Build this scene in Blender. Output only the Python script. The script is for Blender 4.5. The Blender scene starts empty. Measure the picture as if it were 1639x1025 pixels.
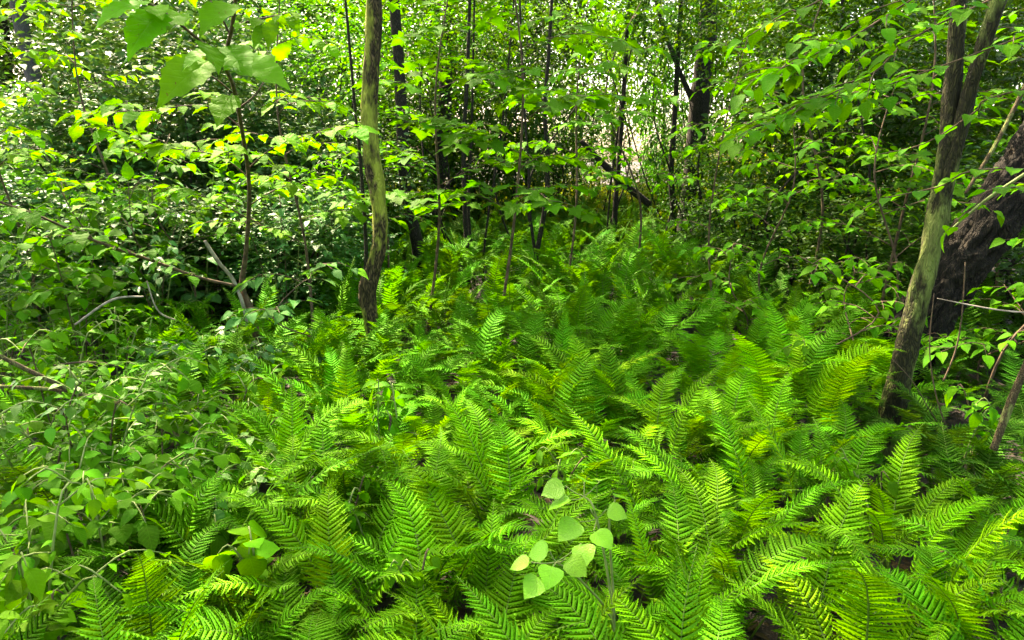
import bpy, math, random
import numpy as np
from mathutils import Vector, Matrix, noise

# ------------------------------------------------------------------ camera, sky, sun, exposure
SC = bpy.context.scene
COL = SC.collection
F = 1171.0; CX, CY = 819.5, 512.5          # focal length in photo pixels, photo centre
PITCH = math.radians(12.4); CAMZ = 1.5
cam_d = bpy.data.cameras.new('camera'); cam = bpy.data.objects.new('camera', cam_d); COL.objects.link(cam)
cam.location = (0, 0, CAMZ); cam.rotation_euler = (math.radians(90) - PITCH, 0, 0)
cam_d.sensor_width = 36; cam_d.lens = 36 * F / 1639; cam_d.clip_start = .05; cam_d.clip_end = 2000
SC.camera = cam
SUN_EL, SUN_AZ = math.radians(52), math.radians(-38)     # azimuth from +Y (ahead of the camera), negative = left
w = bpy.data.worlds.new('World'); SC.world = w; w.use_nodes = True
nt = w.node_tree; bg = nt.nodes['Background']; sky = nt.nodes.new('ShaderNodeTexSky')
sky.sky_type = 'NISHITA'; sky.sun_disc = False; sky.sun_elevation = SUN_EL; sky.sun_rotation = SUN_AZ
sky.dust_density = 4.0; sky.air_density = 1.0; sky.ozone_density = .6
nt.links.new(sky.outputs[0], bg.inputs[0]); bg.inputs[1].default_value = .15
sd = bpy.data.lights.new('sun', 'SUN'); sd.energy = 5.0; sd.angle = math.radians(.53); sd.color = (1, .93, .78)
so = bpy.data.objects.new('sun', sd); COL.objects.link(so)
SUNV = Vector((math.sin(SUN_AZ) * math.cos(SUN_EL), math.cos(SUN_AZ) * math.cos(SUN_EL), math.sin(SUN_EL)))
so.rotation_euler = (-SUNV).to_track_quat('-Z', 'Y').to_euler(); so.location = (0, 0, 30)
SC.view_settings.view_transform = 'Standard'; SC.view_settings.look = 'None'
SC.view_settings.gamma = 1; SC.view_settings.use_curve_mapping = False
SC.view_settings.exposure = 3.1
SC.view_settings.use_white_balance = True; SC.view_settings.white_balance_temperature = 7900; SC.view_settings.white_balance_tint = 14
SC.render.engine = 'CYCLES'
cy = SC.cycles; cy.use_denoising = True; cy.max_bounces = 7; cy.diffuse_bounces = 3; cy.transmission_bounces = 5
cy.glossy_bounces = 2; cy.caustics_reflective = False; cy.caustics_refractive = False; cy.sample_clamp_indirect = 6
try: cy.denoising_prefilter = 'ACCURATE'
except Exception: pass

R = random.Random(7); NR = np.random.default_rng(7)
cp, sp = math.cos(PITCH), math.sin(PITCH)
def ray(px, py):
    u, v = (px - CX) / F, (py - CY) / F
    return Vector((u, cp - v * sp, -sp - v * cp))
def Q(px, py, d):                            # the point seen at a pixel, at distance d ahead
    r = ray(px, py); return Vector((0, 0, CAMZ)) + r * (d / r.y)
def P(px, py, h=0.0):                        # the point seen at a pixel, at height h
    r = ray(px, py); return Vector((0, 0, CAMZ)) + r * ((h - CAMZ) / r.z)
def pix(p):
    q = Vector(p) - Vector((0, 0, CAMZ)); zc = q.y * cp - q.z * sp; yc = q.y * sp + q.z * cp
    return (CX + F * q.x / zc, CY - F * yc / zc) if zc > .01 else (-999, -999)
def gz(x, y):
    return .05 * noise.noise(Vector((x * .6, y * .6, 3))) + .03 * noise.noise(Vector((x * 1.7, y * 1.7, 9)))

# ------------------------------------------------------------------ materials
def newmat(name):
    m = bpy.data.materials.new(name); m.use_nodes = True; t = m.node_tree; t.nodes.clear()
    return m, t, t.nodes.new
def lk(t, a, b): t.links.new(a, b)
def leafmat(name, rough, spec, trans, var=.45, hue=.035, yell=1.25, veins=False):
    m, t, N = newmat(name)
    oi = N('ShaderNodeObjectInfo'); g = N('ShaderNodeNewGeometry'); tc = N('ShaderNodeTexCoord')
    nz = N('ShaderNodeTexNoise'); nz.inputs['Scale'].default_value = 9; lk(t, tc.outputs['Object'], nz.inputs['Vector'])
    ad = N('ShaderNodeMath'); ad.operation = 'ADD'; lk(t, g.outputs['Random Per Island'], ad.inputs[0]); lk(t, oi.outputs['Random'], ad.inputs[1])
    ad2 = N('ShaderNodeMath'); ad2.operation = 'ADD'; lk(t, ad.outputs[0], ad2.inputs[0]); lk(t, nz.outputs[0], ad2.inputs[1])
    mr = N('ShaderNodeMapRange'); lk(t, ad2.outputs[0], mr.inputs[0]); mr.inputs[1].default_value = .5; mr.inputs[2].default_value = 2.5
    mr.inputs[3].default_value = 1 - var; mr.inputs[4].default_value = 1 + var
    mh = N('ShaderNodeMapRange'); lk(t, ad.outputs[0], mh.inputs[0]); mh.inputs[1].default_value = 0; mh.inputs[2].default_value = 2
    mh.inputs[3].default_value = .5 - hue; mh.inputs[4].default_value = .5 + hue
    hs = N('ShaderNodeHueSaturation'); lk(t, oi.outputs['Color'], hs.inputs['Color']); lk(t, mr.outputs[0], hs.inputs['Value']); lk(t, mh.outputs[0], hs.inputs['Hue'])
    vh = None
    if veins:
        def mth(op, a, b=None):
            q = N('ShaderNodeMath'); q.operation = op
            for i, x in enumerate((a, b)):
                if x is None: continue
                if isinstance(x, (int, float)): q.inputs[i].default_value = x
                else: lk(t, x, q.inputs[i])
            return q.outputs[0]
        sx = N('ShaderNodeSeparateXYZ'); lk(t, tc.outputs['Object'], sx.inputs[0]); ay = mth('ABSOLUTE', sx.outputs[1])
        wv = mth('SINE', mth('MULTIPLY', mth('SUBTRACT', sx.outputs[0], mth('MULTIPLY', ay, .75)), 52)); v1 = mth('POWER', mth('MAXIMUM', wv, 0), 5)
        mid = mth('SUBTRACT', 1, mth('MINIMUM', mth('MULTIPLY', ay, 45), 1)); vh = mth('MAXIMUM', mth('MULTIPLY', v1, .7), mid)
        sp_ = N('ShaderNodeTexNoise'); sp_.inputs['Scale'].default_value = 16; sp_.inputs['Detail'].default_value = 2; ov = N('ShaderNodeVectorMath'); ov.operation = 'ADD'
        rv = N('ShaderNodeCombineXYZ'); r9 = mth('MULTIPLY', oi.outputs['Random'], 90); lk(t, r9, rv.inputs[2]); lk(t, tc.outputs['Object'], ov.inputs[0]); lk(t, rv.outputs[0], ov.inputs[1]); lk(t, ov.outputs[0], sp_.inputs['Vector'])
        spot = N('ShaderNodeMapRange'); lk(t, sp_.outputs[0], spot.inputs[0]); spot.inputs[1].default_value = .69; spot.inputs[2].default_value = .74
        c2 = N('ShaderNodeMix'); c2.data_type = 'RGBA'; c2.inputs['B'].default_value = (.12, .30, .02, 1); lk(t, mth('MULTIPLY', vh, .3), c2.inputs['Factor']); lk(t, hs.outputs[0], c2.inputs['A'])
        c3 = N('ShaderNodeMix'); c3.data_type = 'RGBA'; c3.inputs['B'].default_value = (.12, .07, .02, 1); lk(t, mth('MULTIPLY', spot.outputs[0], .8), c3.inputs['Factor']); lk(t, c2.outputs['Result'], c3.inputs['A'])
        class HS: outputs = [c3.outputs['Result']]
        hs = HS
    pb = N('ShaderNodeBsdfPrincipled'); lk(t, hs.outputs[0], pb.inputs['Base Color'])
    pb.inputs['Roughness'].default_value = rough; pb.inputs['Specular IOR Level'].default_value = spec
    bp = N('ShaderNodeBump'); bp.inputs['Strength'].default_value = .25; bp.inputs['Distance'].default_value = .01
    n2 = N('ShaderNodeTexNoise'); n2.inputs['Scale'].default_value = 14; lk(t, tc.outputs['Object'], n2.inputs['Vector']); lk(t, mth('SUBTRACT', n2.outputs[0], mth('MULTIPLY', vh, .6)) if veins else n2.outputs[0], bp.inputs['Height'])
    lk(t, bp.outputs[0], pb.inputs['Normal'])
    mu = N('ShaderNodeMix'); mu.data_type = 'RGBA'; mu.blend_type = 'MULTIPLY'; mu.inputs['Factor'].default_value = 1
    lk(t, hs.outputs[0], mu.inputs['A']); mu.inputs['B'].default_value = (yell * 1.45, 1.35, .5, 1)
    tr = N('ShaderNodeBsdfTranslucent'); lk(t, mu.outputs['Result'], tr.inputs['Color'])
    mx = N('ShaderNodeMixShader'); mx.inputs[0].default_value = trans; lk(t, pb.outputs[0], mx.inputs[1]); lk(t, tr.outputs[0], mx.inputs[2])
    o = N('ShaderNodeOutputMaterial'); lk(t, mx.outputs[0], o.inputs[0]); return m
def ramp(t, N, src, stops):
    r = N('ShaderNodeValToRGB'); lk(t, src, r.inputs[0])
    while len(r.color_ramp.elements) < len(stops): r.color_ramp.elements.new(.5)
    for e, (p, c) in zip(r.color_ramp.elements, stops): e.position = p; e.color = (*c, 1)
    return r
def barkmat(name, dark, light, lichen, lich_lo, scale=1.0, lich2=None, bump=.9):
    m, t, N = newmat(name)
    tc = N('ShaderNodeTexCoord'); mp = N('ShaderNodeMapping'); mp.inputs['Scale'].default_value = (42 * scale, 42 * scale, 11 * scale)
    lk(t, tc.outputs['Object'], mp.inputs[0])
    nz = N('ShaderNodeTexNoise'); nz.inputs['Scale'].default_value = 1.2; nz.inputs['Detail'].default_value = 6; lk(t, mp.outputs[0], nz.inputs['Vector'])
    vo = N('ShaderNodeTexVoronoi'); vo.feature = 'DISTANCE_TO_EDGE'; vo.inputs['Scale'].default_value = 1.5
    mxv = N('ShaderNodeMix'); mxv.data_type = 'VECTOR'; mxv.inputs['Factor'].default_value = .55
    lk(t, mp.outputs[0], mxv.inputs['A']); n3 = N('ShaderNodeTexNoise'); n3.inputs['Scale'].default_value = .55; n3.inputs['Detail'].default_value = 3; lk(t, mp.outputs[0], n3.inputs['Vector'])
    sc_ = N('ShaderNodeVectorMath'); sc_.operation = 'SCALE'; sc_.inputs['Scale'].default_value = 14; lk(t, n3.outputs['Color'], sc_.inputs[0]); lk(t, sc_.outputs[0], mxv.inputs['B']); lk(t, mxv.outputs['Result'], vo.inputs['Vector'])
    pl = N('ShaderNodeMapRange'); lk(t, vo.outputs['Distance'], pl.inputs[0]); pl.inputs[1].default_value = 0; pl.inputs[2].default_value = .3
    mu = N('ShaderNodeMath'); mu.operation = 'MULTIPLY'; lk(t, pl.outputs[0], mu.inputs[0]); lk(t, nz.outputs[0], mu.inputs[1])
    c1 = ramp(t, N, mu.outputs[0], [(.05, dark), (.65, light)])
    n2 = N('ShaderNodeTexNoise'); n2.inputs['Scale'].default_value = 7 * scale; n2.inputs['Detail'].default_value = 5; n2.inputs['Roughness'].default_value = .65
    m2 = N('ShaderNodeMapping'); m2.inputs['Scale'].default_value = (1.3, 1.3, .55); lk(t, tc.outputs['Object'], m2.inputs[0]); lk(t, m2.outputs[0], n2.inputs['Vector'])
    lm = N('ShaderNodeMapRange'); lk(t, n2.outputs[0], lm.inputs[0]); lm.inputs[1].default_value = lich_lo; lm.inputs[2].default_value = lich_lo + .07
    cm = N('ShaderNodeMix'); cm.data_type = 'RGBA'; lk(t, lm.outputs[0], cm.inputs['Factor']); lk(t, c1.outputs[0], cm.inputs['A'])
    lc = ramp(t, N, nz.outputs[0], [(.3, tuple(.35 * x for x in lichen)), (.62, lichen)]); lk(t, lc.outputs[0], cm.inputs['B'])
    pb = N('ShaderNodeBsdfPrincipled'); lk(t, cm.outputs['Result'], pb.inputs['Base Color']); pb.inputs['Roughness'].default_value = .9; pb.inputs['Specular IOR Level'].default_value = .2
    bp = N('ShaderNodeBump'); bp.inputs['Strength'].default_value = bump; bp.inputs['Distance'].default_value = .012; lk(t, mu.outputs[0], bp.inputs['Height']); lk(t, bp.outputs[0], pb.inputs['Normal'])
    o = N('ShaderNodeOutputMaterial'); lk(t, pb.outputs[0], o.inputs[0]); return m
def plainmat(name, c1, c2, scale=20, rough=.85):
    m, t, N = newmat(name)
    tc = N('ShaderNodeTexCoord'); nz = N('ShaderNodeTexNoise'); nz.inputs['Scale'].default_value = scale; nz.inputs['Detail'].default_value = 5; lk(t, tc.outputs['Object'], nz.inputs['Vector'])
    r = ramp(t, N, nz.outputs[0], [(.35, c1), (.65, c2)])
    pb = N('ShaderNodeBsdfPrincipled'); lk(t, r.outputs[0], pb.inputs['Base Color']); pb.inputs['Roughness'].default_value = rough; pb.inputs['Specular IOR Level'].default_value = .25
    bp = N('ShaderNodeBump'); bp.inputs['Strength'].default_value = .5; bp.inputs['Distance'].default_value = .01; lk(t, nz.outputs[0], bp.inputs['Height']); lk(t, bp.outputs[0], pb.inputs['Normal'])
    o = N('ShaderNodeOutputMaterial'); lk(t, pb.outputs[0], o.inputs[0]); return m
M_FERN = leafmat('fern_blade', .65, .07, .3, .35, .012)
M_LEAF = leafmat('soft_leaf', .48, .2, .45, .4, .025)
M_VLEAF = leafmat('veined_leaf', .6, .06, .45, .4, .02, .98, True)
M_VGLOSS = leafmat('veined_glossy_leaf', .4, .26, .3, .4, .02, 1.2, True)
M_GLOSS = leafmat('glossy_leaf', .5, .3, .25, .45, .03)
M_FAR = leafmat('distant_leaf', .5, .25, .45, .5, .04)
M_LITTER = leafmat('litter_leaf', .8, .2, .1, .6, .03, .8)
M_RACHIS = plainmat('fern_rachis', (.06, .13, .01), (.09, .18, .015), 60, .7)
M_BARK1 = barkmat('plated_lichen_bark', (.014, .010, .005), (.14, .10, .04), (.28, .31, .04), .49, .5)
M_BARK2 = barkmat('dark_bark', (.008, .007, .005), (.06, .05, .035), (.09, .10, .03), .66)
M_MOSS = barkmat('mossy_bark', (.014, .013, .006), (.055, .052, .016), (.15, .19, .045), .48, .6)
M_BIG = barkmat('furrowed_bark', (.006, .005, .003), (.028, .021, .013), (.06, .085, .02), .66, .4, None, 1.0)
M_GREY = barkmat('grey_bark', (.05, .05, .05), (.17, .16, .15), (.2, .22, .16), .6)
M_TWIG = plainmat('brown_twig', (.045, .028, .018), (.13, .085, .05), 30)
M_GTWIG = plainmat('green_twig', (.10, .15, .03), (.19, .24, .07), 30, .6)
M_DEAD = plainmat('bleached_dead_wood', (.16, .13, .10), (.36, .31, .26), 25)
M_LBR = barkmat('lichen_branch', (.05, .035, .018), (.2, .15, .07), (.30, .33, .10), .5, 2.0)

# ------------------------------------------------------------------ objects
def mesh(name, v, f, mats, mi=None, smooth=True):
    me = bpy.data.meshes.new(name); me.from_pydata(v, [], f)
    for m in (mats if isinstance(mats, (list, tuple)) else [mats]): me.materials.append(m)
    if mi is not None: me.polygons.foreach_set('material_index', mi)
    if smooth: me.polygons.foreach_set('use_smooth', [True] * len(me.polygons))
    me.update(); return me
def link(name, data, parent=None, mat=None, color=None):
    o = bpy.data.objects.new(name, data); COL.objects.link(o)
    if parent is not None: o.parent = parent
    if mat is not None: o.matrix_basis = mat
    if color is not None: o.color = (*color, 1)
    return o
def tag(o, label, cat=None, group=None, kind=None):
    o['label'] = label
    if cat: o['category'] = cat
    if group: o['group'] = group
    if kind: o['kind'] = kind
    return o
def empty(name, loc, label, cat, group=None):
    o = link(name, None); o.location = loc; o.empty_display_size = .1; return tag(o, label, cat, group)
def frame(d, n):
    x = d.normalized(); y = n.cross(x)
    if y.length < 1e-4: y = Vector((0, 1, 0)).cross(x)
    y.normalize(); return x, y, x.cross(y)
def mtx(p, d, n, s):
    x, y, z = frame(d, n)
    return Matrix(((x.x * s, y.x * s, z.x * s, p.x), (x.y * s, y.y * s, z.y * s, p.y), (x.z * s, y.z * s, z.z * s, p.z), (0, 0, 0, 1)))
def catmull(pts, n):
    out = []
    for i in range(len(pts) - 1):
        p0, p1, p2, p3 = pts[max(i - 1, 0)], pts[i], pts[i + 1], pts[min(i + 2, len(pts) - 1)]
        for k in range(n):
            t = k / n
            out.append(.5 * ((2 * p1) + (p2 - p0) * t + (2 * p0 - 5 * p1 + 4 * p2 - p3) * t * t + (3 * p1 - p0 - 3 * p2 + p3) * t ** 3))
    out.append(pts[-1].copy()); return out
def tube(pts, rad, seg=8, per=5, wob=.0, seed=0, off=Vector((0, 0, 0)), furrow=0):
    """tapered tube along a spline; rad is a list with one radius for each control point"""
    c = catmull([Vector(p) for p in pts], per); nr = len(rad); m = len(c)
    r = [float(np.interp(i / (m - 1) * (nr - 1), range(nr), rad)) for i in range(m)]
    V, Fc = [], []; side = Vector((1, .13, .07))
    for i, p in enumerate(c):
        tg = (c[min(i + 1, m - 1)] - c[max(i - 1, 0)]).normalized()
        side = (side - tg * side.dot(tg)).normalized(); b = tg.cross(side)
        for k in range(seg):
            a = 2 * math.pi * k / seg; dr = side * math.cos(a) + b * math.sin(a)
            q = 1.0
            if wob: q += wob * noise.noise(p * 6 + dr * 1.5 + Vector((seed, 0, 0))) + .5 * wob * noise.noise(p * 22 + dr * 4)
            if furrow:
                h = noise.noise(Vector((math.cos(a) * 5, math.sin(a) * 5, i * .16 + seed)))
                q += furrow * (1 - 4 * abs(h)) + .35 * furrow * noise.noise(Vector((math.cos(a) * 12, math.sin(a) * 12, i * .55)))
            V.append(p + dr * r[i] * q - off)
    for i in range(m - 1):
        for k in range(seg):
            k2 = (k + 1) % seg; Fc.append((i * seg + k, i * seg + k2, (i + 1) * seg + k2, (i + 1) * seg + k))
    V.append(c[0] - off); V.append(c[-1] - off); e = len(V)
    for k in range(seg):
        Fc.append((e - 2, (k + 1) % seg, k)); Fc.append((e - 1, (m - 1) * seg + k, (m - 1) * seg + (k + 1) % seg))
    return V, Fc
def tube_obj(name, pts, rad, mat, parent=None, off=Vector((0, 0, 0)), **k):
    v, f = tube(pts, rad, off=off, **k); return link(name, mesh(name, v, f, mat), parent)

# ------------------------------------------------------------------ leaves
def leaf_shape(kind, seed=0):
    """unit leaf: stalk at the origin, blade along +X, face up +Z"""
    r = random.Random(seed); V, Fc = [], []
    if kind == 'lobed':                       # broad leaf with three to five pointed lobes
        V.append((0, 0, 0)); V.append((.22, 0, .01))
        out = [(.2, -.06), (.08, -.22), (.22, -.48), (.36, -.30), (.42, -.36), (.62, -.5), (.62, -.24), (.74, -.2), (1.0, 0),
               (.74, .2), (.62, .24), (.62, .5), (.42, .36), (.36, .30), (.22, .48), (.08, .22), (.2, .06)]
        for x, y in out: V.append((x, y * (.95 + .1 * r.random()), .05 * abs(y) * 2 - .16 * x * x))
        V.append((.5, 0, -.035)); c = len(V) - 1
        for i in range(len(out) - 1): Fc.append((c, 2 + i, 3 + i))
        Fc.append((1, 2, c)); Fc.append((1, c, len(out) + 1)); Fc.append((0, 2, 1)); Fc.append((0, 1, len(out) + 1))
        return V, [f[::1] for f in Fc]
    prof = {'ovate': [(0, .012), (.1, .03), (.14, .17), (.26, .27), (.42, .30), (.58, .265), (.74, .185), (.88, .085), (1.02, .0)],
            'round': [(0, .012), (.08, .03), (.10, .26), (.22, .42), (.40, .47), (.60, .42), (.78, .28), (.90, .12), (1.0, .0)],
            'lance': [(0, .01), (.06, .02), (.12, .07), (.28, .15), (.45, .185), (.62, .165), (.78, .105), (.9, .05), (1.03, .0)],
            'tooth': [(0, .012), (.08, .03), (.12, .18), (.17, .155), (.25, .27), (.29, .245), (.37, .32), (.42, .285), (.51, .31), (.56, .265), (.65, .25), (.7, .2), (.79, .165), (.83, .115), (.91, .07), (1.05, 0)]}[kind]
    fold = {'ovate': .22, 'round': .12, 'lance': .3, 'tooth': .16}[kind] * (.7 + .7 * r.random()); droop = .1 + .22 * r.random(); tw = r.uniform(-.2, .2)
    for i, (x, hw) in enumerate(prof):
        z = -droop * x * x; wv = .02 * math.sin(i * 1.9 + seed)
        for s in (-1, 0, 1):
            V.append((x, s * hw * (1 + .08 * r.uniform(-1, 1)) + tw * x * x * .15, z + abs(s) * hw * fold + s * tw * hw * x + (wv if s else 0)))
    for i in range(len(prof) - 1):
        a, b = i * 3, i * 3 + 3
        Fc += [(a, b, b + 1, a + 1), (a + 1, b + 1, b + 2, a + 2)]
    return V, Fc
LEAF = {}
for kd in ('ovate', 'round', 'lance', 'tooth', 'lobed'):
    for mt, mn in ((M_VLEAF, 'soft'), (M_VGLOSS, 'gloss')):
        LEAF[kd, mn] = [mesh('leaf_' + kd, *leaf_shape(kd, s), mt) for s in range(4)]
FERN_G = (.064, .250, .005); FERN_Y = (.098, .300, .005); FERN_SHADE = (.038, .145, .007)  # the darkest fern tone has shade mixed into its colour
LG = (.052, .190, .004); LY = (.084, .24, .004); L_SHADE = (.020, .078, .005); LB = (.05, .165, .035)  # the darkest leaf tone carries the understory shade in its colour
def jit(c, a=.22):
    k = R.uniform(1 - a, 1 + a); return tuple(max(.002, x * k * R.uniform(1 - a * .4, 1 + a * .4)) for x in c)

# simple leaf for joined foliage of shrubs too far away to pick their leaves apart
TV = np.array([(0, 0, 0), (.42, -.24, .05), (.45, 0, -.02), (.42, .24, .05), (1, 0, -.14)]); TF = np.array([(0, 1, 2), (1, 4, 2), (2, 4, 3), (0, 2, 3)])
TV2 = np.array([(0, 0, 0), (.2, -.2, .03), (.5, -.27, .05), (.8, -.14, 0), (1, 0, -.14), (.8, .14, 0), (.5, .27, .05), (.2, .2, .03), (.45, 0, -.02)])
TF2 = np.array([(8, i, (i + 1) % 8) for i in range(8)])
def scatter_leaves(pos, d, n, size, tv=TV, tf=TF):
    x = d / np.linalg.norm(d, axis=1, keepdims=True); y = np.cross(n, x); y /= np.linalg.norm(y, axis=1, keepdims=True) + 1e-9; z = np.cross(x, y)
    V = pos[:, None, :] + size[:, None, None] * (tv[None, :, 0:1] * x[:, None] + tv[None, :, 1:2] * y[:, None] + tv[None, :, 2:3] * z[:, None])
    Fc = (tf[None] + (np.arange(len(pos)) * len(tv))[:, None, None]).reshape(-1, 3)
    return V.reshape(-1, 3), Fc
def fast_mesh(name, V, Fc, mat):
    me = bpy.data.meshes.new(name); me.vertices.add(len(V)); me.vertices.foreach_set('co', V.astype(np.float32).ravel())
    k = len(Fc); me.loops.add(k * 3); me.loops.foreach_set('vertex_index', Fc.astype(np.int32).ravel())
    me.polygons.add(k); me.polygons.foreach_set('loop_start', np.arange(0, k * 3, 3, dtype=np.int32)); me.polygons.foreach_set('loop_total', np.full(k, 3, dtype=np.int32))
    me.materials.append(mat); me.update(calc_edges=True); me.validate(); return me
def foliage(seed, twigs, per, rad, leaf, mat, lump=.35, flat=.5, tv=TV, tf=TF, shell=.35, tw_len=.35):
    g = np.random.default_rng(seed)
    u = g.normal(size=(twigs, 3)); u /= np.linalg.norm(u, axis=1, keepdims=True)
    lob = g.normal(size=(9, 3)); lob /= np.linalg.norm(lob, axis=1, keepdims=True)
    bulge = 1 - lump + lump * 1.5 * np.max(np.clip(u @ lob.T, 0, 1) ** 4, axis=1)
    rr = (shell + (1 - shell) * g.random(twigs)) ** .6 * bulge
    c = u * rr[:, None] * np.array(rad)
    td = u * np.array([1, 1, .45]) + g.normal(size=(twigs, 3)) * .45; td /= np.linalg.norm(td, axis=1, keepdims=True)
    k = np.tile(np.arange(per), twigs); c = np.repeat(c, per, 0); td = np.repeat(td, per, 0); N = len(c)
    side = np.cross(td, [0, 0, 1.]); side /= np.linalg.norm(side, axis=1, keepdims=True) + 1e-9
    pos = c + td * (k / per * tw_len)[:, None] + g.normal(size=(N, 3)) * leaf * .25
    d = td * .6 + side * np.where(k % 2 == 0, 1, -1)[:, None] * .8 + g.normal(size=(N, 3)) * .35 + np.array([0, 0, -.15])
    n = np.array([0, 0, 1.]) * (1 - flat * .3) + g.normal(size=(N, 3)) * (.55 - .35 * flat)
    return fast_mesh('foliage', *scatter_leaves(pos, d, n, leaf * g.uniform(.65, 1.25, N), tv, tf), mat)

# ------------------------------------------------------------------ ground
def ground():
    n = 110; xs = np.concatenate([np.linspace(-12, 12, n), [-400, -120, -40, -20, 20, 40, 120, 400]]); xs.sort()
    ys = np.concatenate([np.linspace(-2, 20, n), [-400, -100, -30, -8, 26, 40, 80, 160, 400]]); ys.sort()
    V = [(x, y, gz(x, y) if abs(x) < 12 and -2 < y < 20 else 0) for y in ys for x in xs]; L = len(xs)
    Fc = [(j * L + i, j * L + i + 1, (j + 1) * L + i + 1, (j + 1) * L + i) for j in range(len(ys) - 1) for i in range(L - 1)]
    m, t, N = newmat('forest_soil')
    tc = N('ShaderNodeTexCoord'); nz = N('ShaderNodeTexNoise'); nz.inputs['Scale'].default_value = 6; nz.inputs['Detail'].default_value = 9; nz.inputs['Roughness'].default_value = .7
    lk(t, tc.outputs['Object'], nz.inputs['Vector']); r = ramp(t, N, nz.outputs[0], [(.3, (.008, .006, .004)), (.55, (.022, .015, .009)), (.75, (.05, .033, .02))])
    pb = N('ShaderNodeBsdfPrincipled'); lk(t, r.outputs[0], pb.inputs['Base Color']); pb.inputs['Roughness'].default_value = .95
    bp = N('ShaderNodeBump'); bp.inputs['Distance'].default_value = .03; lk(t, nz.outputs[0], bp.inputs['Height']); lk(t, bp.outputs[0], pb.inputs['Normal'])
    o = N('ShaderNodeOutputMaterial'); lk(t, pb.outputs[0], o.inputs[0])
    g = link('ground', mesh('ground', V, Fc, m)); g['kind'] = 'structure'
    k = 9000; y = 1.0 + 8 * NR.random(k) ** 1.6; x = (NR.random(k) - .5) * 2 * (.8 * y + .4)
    pos = np.stack([x, y, np.array([gz(a, b) for a, b in zip(x, y)]) + .006 + .02 * NR.random(k)], 1)
    d = NR.normal(size=(k, 3)) * [1, 1, .18]; nn = np.array([0, 0, 1.]) + NR.normal(size=(k, 3)) * .3
    lt = link('leaf_litter', fast_mesh('leaf_litter', *scatter_leaves(pos, d, nn, .05 * NR.uniform(.5, 1.5, k), TV2, TF2), M_LITTER), color=(.045, .030, .010))
    tag(lt, 'brown fallen leaves and twigs on the dark soil between the ferns', 'leaf litter', kind='stuff')
ground()

# ------------------------------------------------------------------ trees
def to_world(path):                              # [(px, py, depth)] or Vectors
    return [p if isinstance(p, Vector) else Q(*p) for p in path]
CROWN = {}
def crown_mesh(i):
    if i not in CROWN: CROWN[i] = foliage(100 + i, 300, 9, (2.3, 2.3, 1.5), .17, M_LEAF, .5, .6, shell=.1, tw_len=.8)
    return CROWN[i]
def tree(name, label, path, rad, mat, group=None, top=7.5, crowns=(), limbs=(), seg=16, wob=.1, furrow=0, per=6, ccol=LG):
    pts = to_world(path); b = pts[0]; base = Vector((b.x, b.y, gz(b.x, b.y) - .04))
    if b.z > base.z + .02: pts = [Vector((b.x + (b.x - pts[1].x) * .2, b.y, base.z))] + pts; rad = [rad[0] * 1.25] + list(rad)
    e = pts[-1]; d = (pts[-1] - pts[-2]).normalized()
    if top > e.z + .3:
        h = top - e.z; pts += [e + Vector((d.x * h * .3, d.y * h * .2, h * .5)), e + Vector((d.x * h * .4, d.y * h * .3, h))]; rad = list(rad) + [rad[-1] * .75, rad[-1] * .35]
    t = empty(name, base, label, 'tree', group)
    tube_obj('trunk', pts, rad, mat, t, base, seg=seg, per=per, wob=wob, seed=len(label), furrow=furrow)
    for l, r in limbs: tube_obj('limb', to_world(l), r, mat, t, base, seg=10, per=6, wob=wob)
    tip = pts[-1]
    for k, (dx, dy, dz, s) in enumerate(crowns):
        c = tip + Vector((dx, dy, dz))
        tube_obj('limb', [pts[-2], (pts[-2] + c) * .5 + Vector((0, 0, .2)), c], [rad[-1], rad[-1] * .6, .012], mat, t, base, seg=6, per=4)
        o = link('crown', crown_mesh(R.randrange(4)), t, Matrix.Translation(c - base) @ Matrix.Rotation(R.random() * 6.28, 4, 'Z') @ Matrix.Scale(s, 4), jit(ccol, .1)); o['kind'] = 'stuff'
    return t
tree('slender_tree', 'crooked slender tree with plated brown bark and yellow-green lichen patches, left of centre',
     [(601, 560, 4.9), (595, 520, 4.9), (589, 485, 4.9), (589, 460, 4.9), (597, 430, 4.9), (607, 390, 4.9), (608, 350, 4.9), (604, 300, 4.9), (594, 245, 4.9), (591, 180, 4.9), (597, 60, 4.9), (599, -40, 4.9)],
     [.052, .047, .054, .060, .052, .047, .049, .053, .057, .052, .051, .050], M_BARK1, top=6.0, crowns=[(0, 0, 0, .8), (-1.3, .9, .3, .7), (-2.4, .1, .2, .5)], seg=28, per=9, wob=.2)  # third crown added out of view to shade the large leaves at top left
tree('slender_tree', 'dark slender trunk right behind the crooked lichen-patched tree, bending right at its foot',
     [(675, 440, 8.4), (668, 390, 8.4), (656, 340, 8.4), (647, 270, 8.4), (643, 190, 8.4), (638, 90, 8.4), (628, -40, 8.4)], [.08, .072, .07, .068, .062, .06, .058], M_BARK2, top=7.5, crowns=[(0, 0, 0, .9)])
tree('slender_tree', 'dark straight trunk at the far edge of the ferns, third from the left of centre',
     [(695, 360, 12), (703, 280, 12), (711, 190, 12), (715, 80, 12), (722, -40, 12)], [.115, .105, .1, .1, .1], M_BARK2, top=9, crowns=[(0, 0, 0, 1.1), (1.5, 1, .2, .9)])
tree('slender_tree', 'thick dark trunk with a pale lit left edge at the back, right of centre',
     [(1102, 350, 11), (1110, 270, 11), (1120, 160, 11), (1131, 60, 11), (1138, -40, 11)], [.17, .14, .135, .13, .13], M_BARK2, top=9,
     crowns=[(0, 0, 0, 1.1), (1.6, .5, 0, 1.0)], limbs=[([(1118, 180, 11), (1090, 120, 11.1), (1060, 40, 11.2), (1040, -40, 11.3)], [.05, .035, .03, .02])])
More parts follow.
